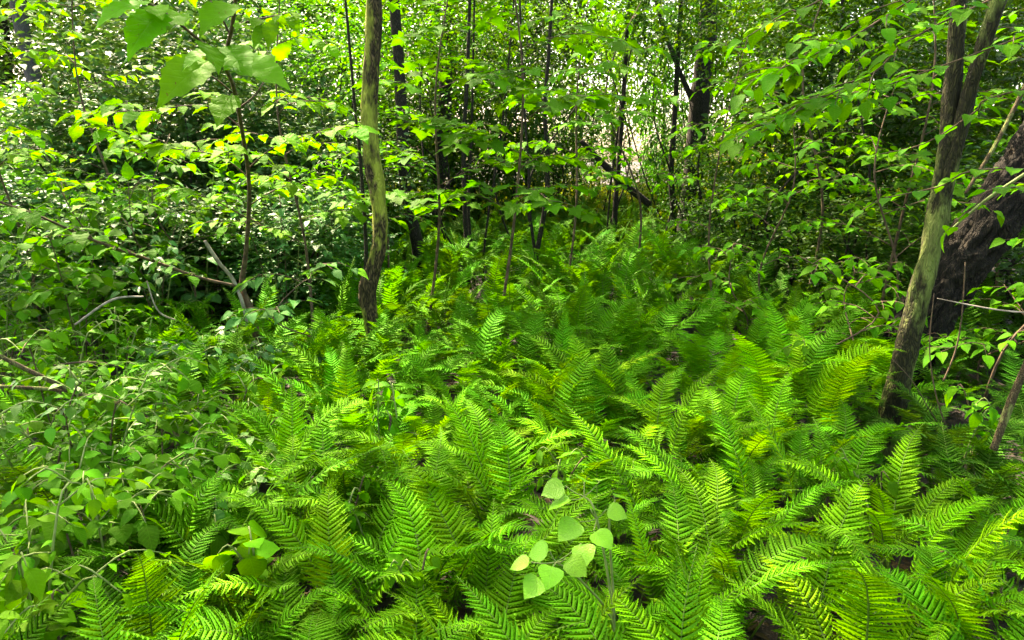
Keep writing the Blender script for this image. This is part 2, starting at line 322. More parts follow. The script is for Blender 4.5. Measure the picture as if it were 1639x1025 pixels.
tree('slender_tree', 'grey leaning trunk at the top left corner behind the glossy shrubs',
     [(72, 200, 11), (62, 150, 11), (42, 80, 11), (22, -30, 11)], [.12, .105, .1, .095], M_GREY, top=8, crowns=[(0, 1, .5, .9)])
tree('slender_tree', 'dark trunk at the left edge of the picture behind the grey leaning trunk',
     [(12, 210, 13), (8, 120, 13), (2, 30, 13), (-4, -40, 13)], [.13, .12, .11, .1], M_BARK2, top=8, crowns=[(0, 1, .5, .9)])
tree('forked_tree', 'mossy leaning tree at the right, forking into two stems above its lichen-covered foot',
     [(1418, 700, 3.6), (1432, 640, 3.6), (1450, 560, 3.6), (1470, 480, 3.6), (1490, 400, 3.6), (1506, 320, 3.6), (1516, 220, 3.6), (1527, 110, 3.6), (1538, -30, 3.6)],
     [.064, .058, .054, .051, .049, .046, .037, .035, .034], M_MOSS, top=5.5, crowns=[(.6, .2, 0, .6)],
     limbs=[([(1500, 350, 3.6), (1520, 270, 3.58), (1545, 170, 3.55), (1575, 70, 3.5), (1612, -40, 3.45)], [.038, .037, .035, .034, .032])], seg=24, per=9, wob=.22)
tree('leaning_tree', 'massive dark trunk with deeply furrowed bark leaning steeply to the right behind the mossy fork',
     [(1405, 645, 4.7), (1440, 575, 4.7), (1500, 475, 4.75), (1570, 375, 4.8), (1650, 260, 4.9), (1760, 60, 5.1)], [.21, .18, .16, .16, .16, .15], M_BIG, top=6.5, crowns=[(.8, 0, 0, .9)], seg=72, per=22, wob=.05, furrow=.13)

tree('added_shade_tree', 'shade tree standing just outside the left edge of the picture', [Vector((-5.9, 7.6, 0)), Vector((-5.8, 7.6, 2)), Vector((-5.6, 7.5, 4))], [.16, .13, .11], M_BARK2, top=7.5, crowns=[(-.3, -.1, 0, .8), (-.8, -2.2, -.3, .9), (2.6, 2.2, .4, .5)])  # unseen tree added so that its crowns shade the left thicket
# ------------------------------------------------------------------ leafy twigs: every leaf its own object
def put_leaf(t, base, p, d, n, s, kind, gl, col):
    return link('leaf', R.choice(LEAF[kind, gl]), t, mtx(p - base, d, n, s), col)
def leaf_run(t, base, pts, size, kind='ovate', gl='soft', col=LG, gap=.055, start=.15, flat=.25, tipn=1, droop=.25, opp=False):
    """leaves set alternately (or in pairs) along a twig"""
    c = catmull(pts, 12); L = [0.]
    for a, b in zip(c, c[1:]): L.append(L[-1] + (b - a).length)
    s = start * L[-1]; k = R.randrange(2)
    while s < L[-1]:
        i = min(int(np.searchsorted(L, s)), len(c) - 1); i = max(i, 1); tg = (c[i] - c[i - 1]).normalized()
        side = tg.cross(Vector((0, 0, 1)));  side = side.normalized() if side.length > .2 else Vector((math.cos(s * 40), math.sin(s * 40), 0))
        if abs(tg.z) > .75: a = k * 2.4; side = Vector((math.cos(a), math.sin(a), 0))
        for sg in ((1, -1) if opp else (1 if k % 2 else -1,)):
            d = tg * R.uniform(.35, .8) + side * sg * R.uniform(.8, 1.1) + Vector((0, 0, R.uniform(-droop * 1.6, droop * .3)))
            n = Vector((R.gauss(0, flat), R.gauss(0, flat), 1))
            put_leaf(t, base, c[i], d, n, size * R.uniform(.65, 1.15), kind, gl, jit(col))
        k += 1; s += gap * R.uniform(.7, 1.3)
    for _ in range(tipn):
        tg = (c[-1] - c[-2]).normalized(); put_leaf(t, base, c[-1], tg + Vector((R.gauss(0, .2), R.gauss(0, .2), -.15)), Vector((R.gauss(0, flat), R.gauss(0, flat), 1)), size * R.uniform(.8, 1.2), kind, gl, jit(col))
def sapling(name, label, stem, rad, mat, twigs, size, kind='ovate', gl='soft', col=LG, group=None, gap=.06, flat=.25, cat='sapling', droop=.25, tw_r=.004, opp=False, stemleaves=False, tmat=None, side=True):
    pts = to_world(stem); base = pts[0].copy(); t = empty(name, base, label, cat, group)
    tube_obj('stem', pts, rad, mat, t, base, seg=8, per=6, wob=.12)
    for tw in twigs:
        o = {}
        if isinstance(tw, tuple) and isinstance(tw[-1], dict): tw, o = tw
        q = to_world(tw); o = dict(dict(size=size, kind=kind, gl=gl, col=col, gap=gap, flat=flat, droop=droop, opp=opp), **o)
        rr = o.pop('r', tw_r)
        tube_obj('branch', q, [rr, rr * .8, rr * .35], tmat or mat, t, base, seg=6, per=5)
        leaf_run(t, base, q, **o)
        c = catmull(q, 8); ln = sum((b - a).length for a, b in zip(c, c[1:])); o2 = dict(o); o2['start'] = .25
        if side and o['size'] < .18:
            ns = int(ln / .16)
            for k in range(ns):
                i = int((.2 + .75 * (k + .5) / ns) * (len(c) - 1)); tg = (c[i] - c[i - 1]).normalized(); sd_ = tg.cross(Vector((0, 0, 1)))
                if sd_.length < .3: sd_ = Vector((math.cos(k * 2.4), math.sin(k * 2.4), 0))
                if len(t.children) > 280: break
                dd = (tg * .7 + sd_.normalized() * (1 if k % 2 else -1) + Vector((0, 0, R.uniform(-.15, .25)))).normalized() * R.uniform(.6, 1.2) * (.12 + 1.3 * o['size'])
                tw2 = [c[i], c[i] + dd * .5 + Vector((0, 0, .01)), c[i] + dd - Vector((0, 0, .02))]
                tube_obj('twig', tw2, [.0025, .002, .001], tmat or mat, t, base, seg=4, per=3); leaf_run(t, base, tw2, **o2)
    if stemleaves: leaf_run(t, base, pts, size, kind, gl, col, gap, .3, flat, 1, droop, opp)
    return t
def auto_twigs(p0, pts, n, length, lo=.3, up=.25, bias=None):
    c = catmull(pts, 10); out = []; a = R.random() * 6.28
    for k in range(n):
        f = lo + (1 - lo) * (k + R.random() * .6) / n; p = c[min(int(f * (len(c) - 1)), len(c) - 1)]
        a += 2.4 + R.uniform(-.5, .5); l = length * R.uniform(.6, 1.2) * (1.15 - .5 * f)
        d = Vector((math.cos(a), math.sin(a), up * R.uniform(.2, 1.6)))
        if bias: d += bias
        out.append([p, p + d * l * .5 + Vector((0, 0, .03)), p + d * l + Vector((0, 0, -.12 * l))])
    return out
def ground_pt(px, py, d): 
    q = Q(px, py, d); return Vector((q.x, q.y, gz(q.x, q.y) - .02))

# red-brown sapling on the left with its long low branch and the large leaves at the top of the picture
S1 = [ground_pt(418, 545, 5.0), (404, 505, 5.0), (388, 460, 4.95), (394, 400, 4.8), (399, 300, 4.5), (386, 200, 4.0), (374, 140, 3.6), (360, 100, 3.3), (372, 40, 3.1), (381, -40, 2.9)]
big = dict(kind='tooth', col=LY, gap=.15, droop=.5)
sapling('sapling', 'red-brown sapling on the left with a long low branch and large toothed leaves overhead', S1, [.028, .026, .02, .014, .012, .011, .010, .009, .008, .006], M_TWIG,
    [([(388, 460, 4.95), (320, 445, 4.7), (250, 420, 4.5), (150, 385, 4.2), (60, 345, 3.9), (-20, 318, 3.7)], dict(size=.12, r=.011, gap=.16, start=.25, col=LG)),
     ([(150, 385, 4.2), (110, 330, 4.1), (70, 240, 4.1)], dict(size=.11, col=LY)), ([(250, 420, 4.5), (215, 380, 4.3), (205, 290, 4.3)], dict(size=.10, col=LG)),
     ([(398, 285, 4.45), (350, 250, 4.3), (260, 235, 4.1), (165, 205, 3.9)], dict(size=.12, col=LY, gap=.05)), ([(386, 205, 4.05), (330, 170, 3.9), (230, 178, 3.7), (130, 180, 3.6)], dict(size=.115, col=LY, gap=.05)),
     ([(397, 270, 4.4), (440, 235, 4.3), (500, 215, 4.2), (570, 205, 4.2)], dict(size=.12, col=LY, gap=.06)), ([(398, 330, 4.6), (450, 300, 4.5), (520, 285, 4.5)], dict(size=.11, col=LY)),
     ([(396, 350, 4.65), (340, 320, 4.5), (270, 300, 4.3)], dict(size=.11, col=LY)), ([(360, 100, 3.3), (325, 70, 3.0), (270, 25, 2.8), (205, -15, 2.7)], dict(size=.21, r=.007, start=.3, **big)),
     ([(372, 150, 3.65), (350, 130, 3.5), (318, 110, 3.4)], dict(size=.24, r=.005, start=.9, **big)), ([(374, 40, 3.1), (420, 30, 3.0), (465, 20, 2.9)], dict(size=.10, col=LY, gap=.07)),
     ([(370, 60, 3.15), (350, 20, 3.1), (330, -10, 3.0)], dict(size=.16, start=.5, **big)), ([(380, 175, 3.8), (410, 150, 3.8), (440, 100, 3.8)], dict(size=.14, start=.5, **big))],
    .12, 'tooth', tw_r=.005)
BIGT = [o for o in bpy.data.objects if o.name == 'sapling'][0]
for (a, b, nx, ny) in [((262, 15, 2.75), (200, 62, 2.55), .3, -.8), ((300, 20, 2.85), (212, 38, 2.6), 0, -.9), ((240, 2, 2.7), (150, 8, 2.5), 0, -.6), ((340, 95, 3.2), (252, 136, 2.95), .2, -.9), ((378, 6, 3.0), (318, 24, 2.8), 0, -.8), ((350, 75, 3.2), (395, 95, 3.0), 0, -.5),
                       ((372, 150, 3.6), (345, 185, 3.4), .1, -1), ((364, 100, 3.3), (450, 105, 3.1), 0, -.5), ((300, 45, 2.95), (265, 8, 2.9), 0, -.7), ((440, 30, 2.95), (425, 70, 2.9), 0, -1), ((462, 25, 2.9), (478, 45, 2.85), .2, -1), ((425, 38, 3), (400, 70, 2.95), 0, -1)]:
    p, q = Q(*a), Q(*b); put_leaf(BIGT, BIGT.location, p, q - p, Vector((nx, ny, 1)), (q - p).length, 'tooth', 'soft', jit((.085, .26, .005), .12))
# ------------------------------------------------------------------ ferns
def frond(seed, hi=True):
    """one arching frond, about one unit long: base at the origin, rising along Z and arching over towards +X"""
    r = random.Random(seed); n = 33
    a0 = r.uniform(.05, .42); a1 = a0 + r.uniform(.85, 2.0); sw = r.uniform(-.85, .85); M = 40
    pts = [Vector((0, 0, 0))]; tang = []
    for i in range(M):
        f = (i + .5) / M; a = a0 + (a1 - a0) * f ** 1.7; b = sw * f * f
        d = Vector((math.sin(a) * math.cos(b), math.sin(a) * math.sin(b), math.cos(a))); tang.append(d); pts.append(pts[-1] + d / M)
    tang.append(tang[-1]); V, Fc = [], []
    peak = r.uniform(.28, .42); wmax = r.uniform(.098, .145); fold = r.uniform(.0, .35); fwd0 = r.uniform(.15, .35); st = r.uniform(.2, .28)
    for k in range(n):
        g = (k + .4) / n; f = st + (1 - st) * (1 - (1 - g) ** 1.18); x = f * M; i = min(int(x), M - 1); p = pts[i].lerp(pts[i + 1], x - i); t = tang[i]
        b = Vector((0, 1, 0)); b = (b - t * b.dot(t)).normalized(); up = t.cross(b) * -1; up = up if up.z > 0 or abs(up.z) < .1 else -up
        ln = wmax * (min(1, .45 + .55 * g / peak) if g < peak else max(.03, ((1 - g) / (1 - peak)) ** .9))
        wd = min(ln * .23, (1 - st) / n * .82) * (1 if g < .8 else .8)
        for s in (-1, 1):
            l = ln * r.uniform(.88, 1.1); fw = fwd0 + .35 * g + r.uniform(-.08, .08) - (.25 if g < .12 else 0); lift = fold + r.uniform(-.22, .22); cv = r.uniform(.05, .55)
            d = (b * s * math.cos(fw) + t * math.sin(fw) + up * lift * .8).normalized(); nn = up - d * up.dot(d); nn.normalize(); wv = nn.cross(d)
            K = (8 if l > .09 else 6) if hi else 2; i0 = len(V); mid = []
            for j in range(K + 1):
                q = j / K; c = p + d * l * q - nn * cv * l * q * q * .6 + t * .10 * l * q * q; mid.append(c)
            prof = lambda q: wd * (1.0 if q < .12 else 1) * (.62 + .55 * q if q < .35 else .81 * (1 - ((q - .35) / .65) ** 1.5) + .0)
            if hi:
                for j in range(K + 1): V.append(mid[j])
                for sd in (-1, 1):
                    o = len(V)
                    for j in range(K):
                        q0, q1 = j / K, (j + .62) / K
                        V.append(mid[j] + wv * sd * prof(q0) * .42); V.append(mid[j].lerp(mid[j + 1], .62) + d * .012 * l + wv * sd * prof(q1))
                    V.append(mid[K])
                    for j in range(K):
                        Fc.append((i0 + j, o + 2 * j, o + 2 * j + 1)); Fc.append((i0 + j, o + 2 * j + 1, i0 + j + 1)); Fc.append((i0 + j + 1, o + 2 * j + 1, o + 2 * j + 2))
            else:
                V += [mid[0], mid[1] + wv * wd * .8, mid[1] - wv * wd * .8, mid[2], mid[0] + wv * wd * .5, mid[0] - wv * wd * .5]
                Fc += [(i0, i0 + 4, i0 + 1), (i0, i0 + 1, i0 + 2), (i0, i0 + 2, i0 + 5), (i0 + 1, i0 + 3, i0 + 2)]
    tv, tf = tube(pts[::3] if (M % 3 == 0) else pts[::4], [.0065, .0055, .004, .003, .0022, .0012], seg=4, per=1)
    return V, Fc, tv, tf
FR_HI, FR_ST, FR_LO = [], [], []
for s in range(30):
    v, f, tv, tf = frond(500 + s); FR_HI.append(mesh('frond', v, f, M_FERN)); FR_ST.append(mesh('stalk', tv, tf, M_RACHIS))
for s in range(14):
    v, f, tv, tf = frond(700 + s); k = len(v)
    FR_LO.append(mesh('frond', v + tv, f + [tuple(i + k for i in q) for q in tf], [M_FERN, M_RACHIS], [0] * len(f) + [1] * len(tf)))
HOLES = [(P(1290, 940, 0), .46), (P(1240, 690, .1), .22), (P(520, 710, .1), .32), (P(720, 775, .1), .25), (P(860, 560, .1), .2), (P(1560, 700, .1), .4), (P(1640, 880, .1), .25), (P(1330, 1010, 0), .28), (P(640, 690, .1), .14), (P(1180, 700, .1), .18), (P(850, 830, .1), .12), (P(600, 790, .1), .16), (P(1400, 900, .1), .2)]
spots = []
def ok(p, gap):
    return all((p.x - q.x) ** 2 + (p.y - q.y) ** 2 > (gap * .5 + g * .5) ** 2 for q, g, *_ in spots)
# clumps one can pick out in the photograph: pixel of the clump's middle, size, lean towards, colour
for px, py, s in [(1290, 630, 1.2), (1370, 690, 1.15), (1130, 800, 1.05), (1240, 780, 1.0), (1500, 900, 1.1), (1440, 800, 1.0), (1580, 1000, 1.0), (1060, 930, 1.0), (930, 980, .9), (800, 880, 1.0),
                  (690, 860, 1.0), (560, 900, 1.05), (480, 980, 1.0), (640, 960, 1.0), (300, 990, .9), (690, 740, 1.0), (820, 580, 1.15), (1000, 540, 1.2), (960, 470, 1.2), (700, 600, 1.0), (900, 660, 1.0), (1060, 680, 1.0),
                  (460, 700, 1.0), (540, 640, 1.0), (580, 560, 1.05), (700, 480, 1.0), (1160, 470, 1.0), (240, 960, .9), (60, 990, .9), (1340, 560, 1.0), (800, 740, 1.0), (980, 780, .95), (1600, 800, .9)]:
    p = P(px, py, .33); spots.append((Vector((p.x, p.y, 0)), .30, s))
def in_field(x, y):
    px, py = pix((x, y, .3))
    if not -120 < px < 1760 or py < 300: return False
    if py > 1200: return False
    lim = np.interp(py, [300, 430, 520, 600, 700, 800, 900, 1000, 1200], [560, 470, 420, 370, 360, 330, 200, -50, -100])
    if px < lim and R.random() > .06: return False
    if px > 1180 and py < 480: return R.random() < .4 and px < 1500
    return True
for band, gap, tries in ((2.6, .25, 2600), (4.6, .31, 2600), (7.5, .42, 2500), (14.5, .62, 2500)):
    lo = {2.6: .95, 4.6: 2.6, 7.5: 4.6, 14.5: 7.5}[band]
    for _ in range(tries):
        y = R.uniform(lo, band); x = R.uniform(-1, 1) * (.78 * y + .35)
        p = Vector((x, y, 0))
        if in_field(x, y) and ok(p, gap) and all((p - h.xy.to_3d()).length > r for h, r in HOLES): spots.append((p, gap, R.uniform(.75, 1.12)))
LM = [((597, 470), 4.9, 'crooked lichen tree'), ((660, 380), 8.4, 'dark bent trunk'), ((1455, 560), 3.6, 'mossy forked tree'), ((1110, 320), 11, 'thick back trunk'),
      ((405, 510), 5, 'red-brown sapling'), ((920, 850), 1.7, 'round-leaved seedling'), ((1290, 930), 1.9, 'bare litter hollow'), ((865, 370), 8, 'thin forked stem'), ((250, 670), 3.1, 'low lichen branch')]
FERNS = []
def fern(p, s, i):
    d = p.y; z = gz(p.x, p.y); t = link('fern', None); t.location = (p.x, p.y, z - .01); t.empty_display_size = .1
    px, py = pix((p.x, p.y, .3))
    dark = px > 1400 and py < 800 or (px > 1120 and py < 500) or py < 400  # ferns at the right and back get their shade through colour
    c0 = FERN_SHADE if dark else (FERN_Y if py > 600 and 380 < px < 1500 and R.random() < .6 else FERN_G)
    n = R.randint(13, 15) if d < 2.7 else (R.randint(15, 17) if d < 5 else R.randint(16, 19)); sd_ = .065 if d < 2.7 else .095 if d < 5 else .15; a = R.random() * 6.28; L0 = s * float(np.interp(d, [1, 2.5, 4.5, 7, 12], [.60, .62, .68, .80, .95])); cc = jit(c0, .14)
    for k in range(n):
        a += 6.2832 / n * R.uniform(.6, 1.4); L = L0 * R.choice((.55, .8, .9, 1, 1.05, 1.15)) * R.uniform(.88, 1.1); tl = R.uniform(-.28, .48)
        az = a; fc = jit(cc, .2)
        if R.random() < .12: fc = (fc[0] * 1.35, fc[1] * 1.1, fc[2])
        M = Matrix.Translation((R.gauss(0, sd_), R.gauss(0, sd_), 0)) @ Matrix.Rotation(az, 4, 'Z') @ Matrix.Rotation(tl, 4, 'Y') @ Matrix.Rotation(R.uniform(-.25, .25), 4, 'Z') @ Matrix.Diagonal((L, L * R.uniform(.85, 1.2), L, 1))
        if d < 5.2:
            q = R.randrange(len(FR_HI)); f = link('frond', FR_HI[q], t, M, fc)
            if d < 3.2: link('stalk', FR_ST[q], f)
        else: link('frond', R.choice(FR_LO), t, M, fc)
    t['category'] = 'fern'; t['group'] = 'ferns carpeting the clearing'
    FERNS.append((t, px, py, d, c0, s))
for i, (p, g, s) in enumerate(spots): fern(p, s, i)
def ordinal(k): return ['nearest', 'second nearest', 'third nearest', 'fourth nearest', 'fifth nearest', 'sixth nearest', 'seventh nearest', 'eighth nearest', 'ninth nearest', 'tenth nearest', 'eleventh nearest', 'twelfth nearest'][k] if k < 12 else '%dth nearest' % (k + 1)
def label_ferns():
    cells = {}
    for f in FERNS:
        t, px, py, d, c, s = f; b = min(LM, key=lambda l: abs(l[0][0] - px) + 1.2 * abs(l[0][1] - py))
        dx, dd = px - b[0][0], d - b[1]
        side = ('far right of' if dx > 190 else 'right of') if dx > 35 else ('far left of' if dx < -190 else 'left of') if dx < -35 else ('in front of' if dd < 0 else 'behind')
        if side.endswith('of') and side != 'in front of': side += ' and ' + ('in front of' if dd < -.25 * b[1] * .5 else 'behind' if dd > .2 * b[1] else 'level with')
        cells.setdefault((b[2], side), []).append(f)
    for (b, side), fs in cells.items():
        fs.sort(key=lambda f: f[3])
        for k, f in enumerate(fs):
            w = {FERN_Y: 'yellow-green', FERN_G: 'bright green', FERN_SHADE: 'shade-toned green'}[f[4]]
            f[0]['label'] = f'{w} fern {side} {b}' + (f', {ordinal(k)}' if len(fs) > 1 else '')
label_ferns()

# ------------------------------------------------------------------ shrubs with joined foliage (leaves too small to pick apart)
GL = [foliage(200 + i, 800, 11, (1.15, 1.0, 1.35), .08, M_GLOSS, .45, .6, TV2, TF2, .2, .30) for i in range(4)]
BU = [foliage(220 + i, 430, 9, (1.3, 1.2, 1.5), .088, M_LEAF, .5, .6, TV2, TF2, .3, .4) for i in range(4)]
FA = [foliage(240 + i, 420, 9, (2.3, 2.2, 2.6), .15, M_FAR, .5, .6, shell=.3, tw_len=.8) for i in range(4)]
def bush(name, label, px, py, d, h, wd, kind, col, group, cat='shrub', stems=5, z0=None, mat=None):
    q = Q(px, py, d); g0 = 0; base = Vector((q.x, q.y, g0 - .03)); t = empty(name, base, label, cat, group)
    ms = {'gloss': GL, 'bush': BU, 'far': FA}[kind]; nat = {'gloss': 1.35, 'bush': 1.5, 'far': 2.6}[kind]; nw = {'gloss': 1.15, 'bush': 1.3, 'far': 2.3}[kind]
    lift = h * .12 if z0 is None else z0; half = (h - lift) / 2
    o = link('foliage', R.choice(ms), t, Matrix.Translation((0, 0, lift + half)) @ Matrix.Rotation(R.random() * 6.28, 4, 'Z') @ Matrix.Diagonal((wd / nw, wd / nw, half / nat, 1)), col); o['kind'] = 'stuff'
    if h > 2.9: stems = 2
    for k in range(stems):
        a = k * 2.4 + R.random(); e = Vector((math.cos(a) * wd * R.uniform(.2, .6), math.sin(a) * wd * R.uniform(.2, .6), h * R.uniform(.6, .85))); s = Vector((math.cos(a) * .1, math.sin(a) * .1, 0))
        v, f = tube([s, s.lerp(e, .35) + Vector((R.gauss(0, .07 * h), R.gauss(0, .05 * h), .1)), s.lerp(e, .7) + Vector((R.gauss(0, .06 * h), R.gauss(0, .05 * h), .1)), e], [.015, .011, .004], seg=6, per=5); link('stem', mesh('stem', v, f, mat or M_BARK2), t)
    return t
# the bank of glossy small-leaved shrubs at the left, from the left edge to the crooked tree
for px, d, h, wd, w in [(250, 7.8, 2.9, 1.25, 'tallest glossy evergreen shrub in the bank, behind the red-brown sapling'), (110, 7.2, 2.4, 1.0, 'glossy evergreen shrub right of the grey leaning trunk'),
        (400, 8.4, 3.0, 1.1, 'glossy evergreen shrub behind the upper stem of the red-brown sapling'), (500, 8.0, 2.3, .95, 'glossy evergreen shrub just left of the crooked lichen tree'), (330, 6.6, 1.5, .8, 'low glossy shrub below the toothed leaf sprays at the left'),
        (30, 6.2, 1.5, .95, 'low glossy shrub at the left edge under the grey leaning trunk'), (170, 6.0, 1.3, .85, 'low glossy shrub left of the red-brown sapling branch'), (470, 6.5, 1.25, .75, 'low glossy shrub between red-brown sapling and crooked lichen tree'),
        (-60, 8.5, 3.0, 1.1, 'glossy shrub cut off by the left edge of the picture'), (250, 10.5, 4.4, 1.6, 'tall pale glossy shrub behind the bank at the upper left'), (430, 11, 4.2, 1.5, 'tall pale glossy shrub behind the bank, near the top centre left')]:
    bush('glossy_shrub', w, px, 300, d, h, wd, 'gloss', jit(LB, .15), 'glossy shrubs in the bank on the left')
for px, d, h, wd, c, w in [(760, 13.5, 2.6, .9, L_SHADE, 'dark shrub between the two dark trunks and the thin forked stem'), (830, 14.2, 3.2, 1.1, L_SHADE, 'dark bushy shrub behind the thin forked stem'), (900, 15, 2.6, .9, L_SHADE, 'dark shrub left of the diagonal fallen stem'),
        (1060, 14, 3.6, .6, LG, 'green shrub left of the thick trunk at the back'), (1120, 10.2, 1.9, .55, L_SHADE, 'viny dark shrub wrapped round the foot of the thick back trunk'), (1230, 9.5, 2.9, 1.0, LG, 'leafy green shrub right of the thick trunk at the back'),
        (1330, 8.5, 3.2, 1.2, L_SHADE, 'large dark shrub in the right background, left of the mossy fork'), (1450, 8.0, 3.4, 1.2, L_SHADE, 'large dark shrub in the right background behind the mossy fork'), (1590, 8.0, 3.6, 1.3, L_SHADE, 'large dark shrub at the right edge behind the leaning trunk'),
        (1260, 7.6, 1.4, .8, L_SHADE, 'low dark shrub at the right end of the far ferns'), (1400, 6.4, 1.3, .8, L_SHADE, 'low dark shrub left behind the mossy fork'), (1570, 6.4, 1.5, .9, L_SHADE, 'low dark shrub under the massive leaning trunk'), (1700, 5.6, 1.8, 1.0, L_SHADE, 'shrub cut off by the right edge behind the leaning trunk'),
        (620, 11.5, 3.0, .9, L_SHADE, 'dark shrub just right of the crooked lichen tree at the back'), (700, 13, 4.4, 1.1, L_SHADE, 'tall dark shrub behind the straight dark trunk'), (800, 13.2, 4.6, 1.1, L_SHADE, 'tall dark shrub left behind the forked thin pair'), (880, 14, 4.8, 1.1, L_SHADE, 'tall dark shrub right behind the forked thin pair'),
        (1090, 13, 5.0, .9, L_SHADE, 'tall dark shrub right behind the thick back trunk'), (1190, 12.5, 4.8, 1.0, L_SHADE, 'tall dark shrub between the thick back trunk and the right thicket'),
        (1280, 11.5, 4.6, 1.2, L_SHADE, 'tall dark shrub in the back of the right thicket'), (1390, 10.5, 4.6, 1.3, L_SHADE, 'tall dark shrub above the right thicket'), (1520, 10, 4.6, 1.3, L_SHADE, 'tall dark shrub behind both stems of the mossy fork'), (1650, 9.5, 4.4, 1.3, L_SHADE, 'tall dark shrub at the right edge, top corner'), (1200, 8.2, 1.5, .7, L_SHADE, 'low dark shrub right of the thick back trunk foot'), (540, 10, 2.6, .8, L_SHADE, 'dark shrub left behind the crooked lichen tree'),
        (20, 12, 5.2, 1.7, L_SHADE, 'tall dark shrub behind the grey leaning trunk'), (170, 13, 5.6, 1.8, L_SHADE, 'tall dark shrub behind the left half of the glossy bank'), (330, 14, 6.0, 1.8, L_SHADE, 'tall dark shrub behind the middle of the glossy bank'), (470, 14.5, 5.4, 1.6, L_SHADE, 'tall dark shrub behind the right end of the glossy bank'), (1420, 13, 5.8, 1.8, L_SHADE, 'tallest dark shrub far behind the mossy fork'), (1580, 13, 5.8, 1.8, L_SHADE, 'tallest dark shrub far behind the leaning trunk'), (790, 17, 6.2, 1.6, L_SHADE, 'tall dark shrub far behind the forked thin pair'),
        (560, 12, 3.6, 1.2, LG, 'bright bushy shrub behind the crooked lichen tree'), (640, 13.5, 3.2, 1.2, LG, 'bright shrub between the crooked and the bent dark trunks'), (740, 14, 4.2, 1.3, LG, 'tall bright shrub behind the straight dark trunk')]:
    bush('shrub', w, px, 300, d, h, wd, 'bush', jit(c, .15), 'leafy shrubs behind the ferns')  # the dark ones have shade painted into their leaf colour
for px, d, h, wd, z0, c, w in [(740, 9.5, 4.2, 1.0, 2.3, LG, 'leafy crown hanging over the straight dark trunk'), (850, 10, 4.4, 1.0, 2.2, L_SHADE, 'dark leafy crown above the thin forked pair'), (960, 11, 4.8, .9, 2.9, LG, 'leafy crown above the diagonal fallen stem'), (1200, 9, 4.2, 1.0, 2.2, LG, 'leafy crown right of the thick back trunk'),
        (1060, 10, 4.3, .7, 2.6, L_SHADE, 'dark leafy crown left of the upper thick back trunk'), (560, 9, 4.0, .9, 2.2, LG, 'leafy crown behind the upper crooked lichen tree'), (1330, 7.5, 3.9, .9, 2.0, L_SHADE, 'dark leafy crown at the upper right'), (660, 11, 4.6, .9, 2.6, L_SHADE, 'dark leafy crown between the two dark trunks')]:
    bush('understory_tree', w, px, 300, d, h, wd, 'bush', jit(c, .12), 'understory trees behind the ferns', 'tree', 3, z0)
bush('shrub', 'tall thin-crowned shrub screening the top of the centre gap', 950, 300, 15, 6.2, 1.0, 'bush', jit(LG, .1), 'leafy shrubs behind the ferns', z0=2.3)
bush('shrub', 'tall leafy shrub over the right half of the centre gap', 1035, 300, 16, 6.6, 1.1, 'bush', jit(LG, .1), 'leafy shrubs behind the ferns', z0=2.4)
bush('shrub', 'leafy shrub low in the left of the centre gap, under the foliage', 940, 300, 18, 3.4, .9, 'bush', jit(LG, .1), 'leafy shrubs behind the ferns', z0=1.3)
bush('shrub', 'sunlit thin foliage high in the left half of the centre gap', 955, 300, 20, 5.2, 1.2, 'bush', jit(LY, .1), 'leafy shrubs behind the ferns', z0=1.9)
bush('shrub', 'sunlit thin foliage high in the right half of the centre gap', 1015, 300, 22, 5.6, 1.3, 'bush', jit(LY, .1), 'leafy shrubs behind the ferns', z0=2.1)
# sunlit bushes in the clearing beyond
for k, (px, d, h, wd) in enumerate([(905, 17, 1.5, 1.2), (985, 18, 1.4, 1.3), (1060, 19, 1.6, 1.2), (1190, 17, 1.9, 1.4), (1270, 18, 2.0, 1.4), (1150, 24, 2.5, 2.0), (1370, 17, 2.6, 1.5)]):
    bush('sunlit_bush', ['yellow-green sunlit bush left of the diagonal fallen stem', 'yellow-green sunlit bush seen under the diagonal fallen stem', 'yellow-green sunlit bush just left of the thick back trunk', 'yellow sunlit bush just right of the thick back trunk',
        'yellow sunlit bush in the gap right of the thick back trunk', 'farthest sunlit bush behind the thick back trunk', 'sunlit bush showing through the dark shrubs at the right'][k], px, 300, d, h, wd, 'bush', jit((.16, .23, .012), .1), 'sunlit bushes in the clearing beyond')
# trees of the far wood, trunk and low crowns
def far_tree(px, d, crowns, label, col):
    q = Q(px, 250, d); base = Vector((q.x, q.y, -.03)); t = empty('far_tree', base, label, 'tree', 'trees of the far wood')
    h = max(c[2] for c in crowns) + .5; v, f = tube([Vector((0, 0, 0)), Vector((R.gauss(0, .12), 0, h * .35)), Vector((R.gauss(0, .3), 0, h * .7)), Vector((R.gauss(0, .4), 0, h))], [.09, .08, .06, .02], seg=9, per=5, wob=.1); link('trunk', mesh('trunk', v, f, M_BARK2), t)
    for x, y, z, s in crowns:
        o = link('crown', R.choice(FA), t, Matrix.Translation((x, y, z)) @ Matrix.Rotation(R.random() * 6.28, 4, 'Z') @ Matrix.Scale(s, 4), jit(col, .15)); o['kind'] = 'stuff'
ft = [(-80, 16), (40, 18), (150, 20), (280, 17), (380, 22), (560, 19), (650, 17), (690, 21), (860, 23), (1120, 26), (1220, 21), (1320, 17), (1430, 19), (1540, 16), (1660, 18), (1760, 15), (460, 30), (700, 30), (920, 36), (1060, 38), (1260, 30), (1500, 28), (200, 30)]
ft += [(-20, 24), (90, 26), (330, 26), (430, 18), (500, 24), (610, 25), (720, 24), (810, 28), (990, 27), (1115, 24), (1170, 30), (1370, 24), (1470, 24), (1600, 22), (1700, 24), (580, 36), (850, 40), (1120, 42), (340, 38), (100, 38)]
ft.sort(); seen = {}
